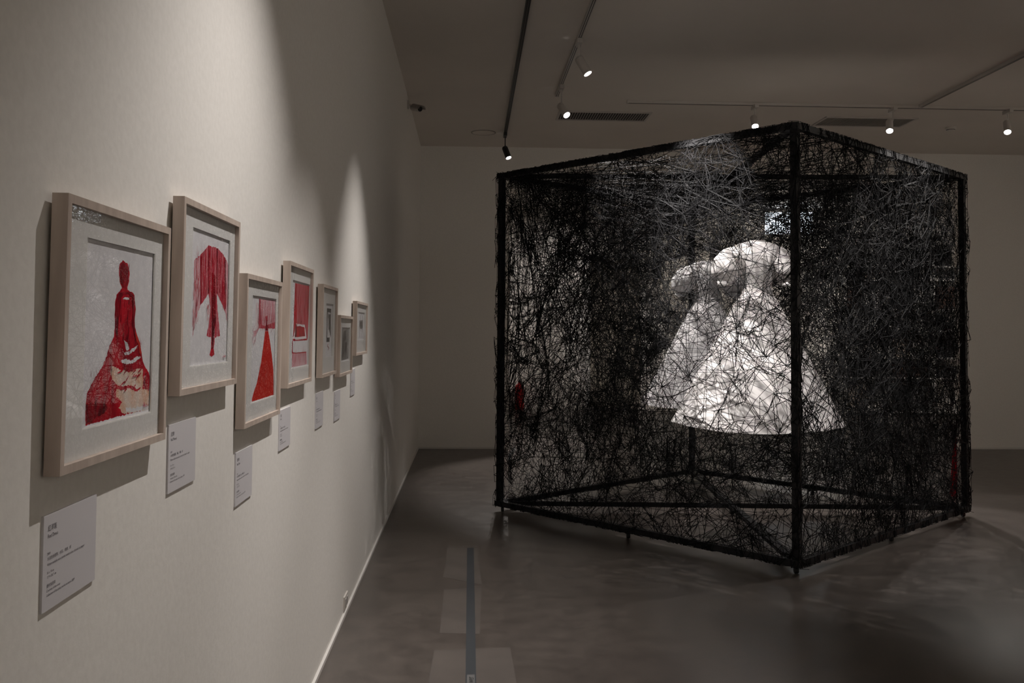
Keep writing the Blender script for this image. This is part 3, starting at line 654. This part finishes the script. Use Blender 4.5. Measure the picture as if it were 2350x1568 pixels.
for h in hubs:
    for _ in range(rr.randint(8,22)):
        q=h+Vector((rr.gauss(0,.35),rr.gauss(0,.28),rr.gauss(0,.35)))
        # keep in the near half of the cube
        l=q-N0; u=l.dot(e1)/S; v=l.dot(e2)/S
        if not(0.01<u<.99 and .01<v<.99 and u+v<.985 and .15<q.z<2.8): continue
        l=h-N0; u=l.dot(e1)/S; v=l.dot(e2)/S
        if not(u+v<.985): continue
        if free(h,q): w.seg(h,q,.0017*rr.uniform(.8,1.2))
# to the dress itself: over shoulders and sleeves
for _ in range(130):
    a=rr.uniform(0,2*PI); z=rr.uniform(.9,1.8); r=skirt_r(z,a)
    if rr.random()<.35: p=Vector((DX+rr.uniform(-.3,.3),DY+rr.uniform(-.08,.08),2.17))
    else: p=Vector((DX+r*math.cos(a),DY+r*.97*math.sin(a),z))
    k=0 if math.cos(a)<0 else 1
    if math.sin(a)>.0 and rr.random()<.9: continue
    q=facept(k)
    d=Vector((p.x-DX,p.y-DY,.35)); 
    if (q-p).dot(d)<0: continue
    w.seg(p,q,.0016)
w.build('thread_tangle',cube)
# a screen of threads hung close in front of the mirror
def hole(u,z):   # the web stays open where the dress is mirrored
    return (.70<z<1.80 and .290+(z-.70)*.115<u<.58) or (1.70<z<2.13 and .362<u<.54)
def msd(u,v):
    z=.1+2.7*v
    if hole(u,z): return 0
    d=.25+.75*min(1,max(0,(v-.10)*2.2))
    return d*(.12+.88*min(1,max(0,(u-.12)*5)))*(1 if u<.45 else .8)
ms=face_web(Lc+md*.02+mn*.05+Z*.1,(Rc-Lc)*.98,Z*2.7,mn,3600,1.8,60,.21,.0018,.13,31,60,dens=msd)
def bad(f):
    for i in f:
        P=Vector(ms.v[i]); 
    a,b=Vector(ms.v[f[0]]),Vector(ms.v[f[2]])
    for k in range(7):
        P=a.lerp(b,k/6)
        if hole((P-Lc).dot(md)/ml,P.z): return True
    return False
ms.f=[f for f in ms.f if not bad(f)]
ms.build('thread_web',cube)

# ---------------------------------------------------------------- things beside and behind the viewer, seen in the mirror
rd=thing('red_gown','floor-length red gown with a flaring skirt standing right of the cube','dress',(4.81,6.62,0))
bm=bmesh.new(); lathe(bm,[(.44,0.0),(.435,.02),(.41,.4),(.36,.78),(.22,1.0),(.11,1.12)],48,Matrix.Translation((4.81,6.62,0)),cap=False); part('skirt',bm,REDC,rd,smooth=True)
bm=bmesh.new(); lathe(bm,[(.11,1.10),(.14,1.22),(.15,1.35),(.13,1.45),(.06,1.48)],32,Matrix.Translation((4.81,6.62,0)),cap=False); part('bodice',bm,REDC,rd,smooth=True)
bm=bmesh.new(); lathe(bm,[(.02,.0),(.02,1.47),(.05,1.49),(.04,1.56)],16,Matrix.Translation((4.81,6.62,0))); part('stand',bm,BMET,rd)
fe=thing('fire_extinguisher','red fire extinguisher standing by the front wall, seen in the left of the mirror','fire extinguisher',(-.42,-2.40,0))
Mf=Matrix.Translation((-.42,-2.40,0))
bm=bmesh.new(); lathe(bm,[(.085,0),(.09,.01),(.09,.42),(.075,.47),(.03,.50),(.03,.53)],28,Mf); part('cylinder',bm,mat('red_enamel',(.45,.01,.012),.35),fe,smooth=False)
bm=bmesh.new(); box(bm,-.45,-.39,-2.43,-2.37,.53,.56); bar(bm,(-.42,-2.40,.57),(-.30,-2.34,.62),.02,.01); part('valve',bm,BMET,fe)
bm=bmesh.new(); bar(bm,(-.40,-2.36,.55),(-.33,-2.30,.40),.018,.018); bar(bm,(-.33,-2.30,.40),(-.33,-2.30,.15),.018,.018); part('hose',bm,RUBBER,fe)
cu=thing('curtain','pale folded curtain on the front wall, seen left of the dress in the mirror','curtain',(1.35,-2.5,0))
bm=bmesh.new(); pts=[]
for i in range(121):
    x=.95+.95*i/120; pts.append((x,-2.50+.03*math.sin(i*.62)+.012*math.sin(i*1.7)))
vs=[[bm.verts.new((x,y,z)) for x,y in pts] for z in (.05,2.95)]
for i in range(120): bm.faces.new((vs[0][i],vs[0][i+1],vs[1][i+1],vs[1][i]))
bmesh.ops.solidify(bm,geom=bm.faces[:],thickness=.003); part('cloth',bm,CREAM,cu,smooth=True)
bm=bmesh.new(); bar(bm,(.85,-2.5,2.97),(2.0,-2.5,2.97),.025,.025); part('rod',bm,BMET,cu)
sh=thing('display_shelf','tall pale shelf of dark boxes on the front wall, seen right in the mirror','shelf',(6.7,-2.35,0))
SX0,SX1=5.7,8.2
for x in (SX0,6.5,7.3,SX1): part('upright',B(x-.02,x+.02,-2.58,-2.2,0,3.2),TRIM,sh)
shz=[.05,.68,1.05,1.55,1.95,2.5,2.75,3.18]
for z in shz: part('board',B(SX0+.02,SX1-.02,-2.58,-2.2,z,z+.03),TRIM,sh)
rr=random.Random(5); BOXM=[mat('box_black',(.02,.02,.022),.6),mat('box_brown',(.09,.05,.035),.6),mat('box_grey',(.12,.12,.12),.6),mat('box_cream',(.4,.34,.28),.6)]
names=['bottom shelf','second shelf','third shelf','fourth shelf','fifth shelf','sixth shelf','top shelf']
for k in range(7):
    x=SX0+.06
    h=shz[k+1]-shz[k]-.03
    while x<SX1-.3:
        wd=rr.uniform(.18,.42); 
        if any(abs(x+wd/2-u)<wd/2+.03 for u in (6.5,7.3)): x+=.06; continue
        hh=h*rr.uniform(.55,.88); mi=rr.choice((0,0,1,2,3))
        if rr.random()<.8:
            bx=thing('storage_box',['black','brown','grey','cream'][mi]+' storage box on the '+names[k]+' of the pale display shelf','box',(x,-2.4,shz[k]+.03),'boxes on the display shelf')
            z=shz[k]+.03
            part('body',B(x,x+wd,-2.5,-2.25,z,z+hh*.8),BOXM[mi],bx); part('lid',B(x-.005,x+wd+.005,-2.505,-2.245,z+hh*.8,z+hh),BOXM[mi],bx)
        x+=wd+rr.uniform(.03,.15)

# ---------------------------------------------------------------- camera
f,yaw,pitch,roll,cy,h=2132.78,.0451,.0388,.0065,678.43,1.5094
F=Vector((math.sin(yaw)*math.cos(pitch),math.cos(yaw)*math.cos(pitch),math.sin(pitch)))
r=Vector((math.cos(yaw),-math.sin(yaw),0)); u=r.cross(F)
r2=r*math.cos(roll)+u*math.sin(roll); u2=-r*math.sin(roll)+u*math.cos(roll)
cam=bpy.data.cameras.new('camera'); co=bpy.data.objects.new('camera',cam); C.objects.link(co)
co.matrix_world=Matrix.Translation((0,0,h))@Matrix((r2,u2,-F)).transposed().to_4x4()
cam.sensor_width=36; cam.sensor_fit='HORIZONTAL'; cam.lens=36*f/2350; cam.shift_y=-(784-cy)/2350; cam.clip_start=.02; cam.clip_end=60
sc=bpy.context.scene; sc.camera=co
wd=bpy.data.worlds.new('world'); sc.world=wd; wd.use_nodes=True; wd.node_tree.nodes['Background'].inputs[0].default_value=(0,0,0,1)
sc.view_settings.view_transform='Standard'; sc.view_settings.look='None'; sc.view_settings.gamma=1; sc.view_settings.exposure=0
sc.view_settings.use_curve_mapping=False
sc.cycles.max_bounces=10; sc.cycles.diffuse_bounces=5; sc.cycles.glossy_bounces=6; sc.cycles.transparent_max_bounces=16
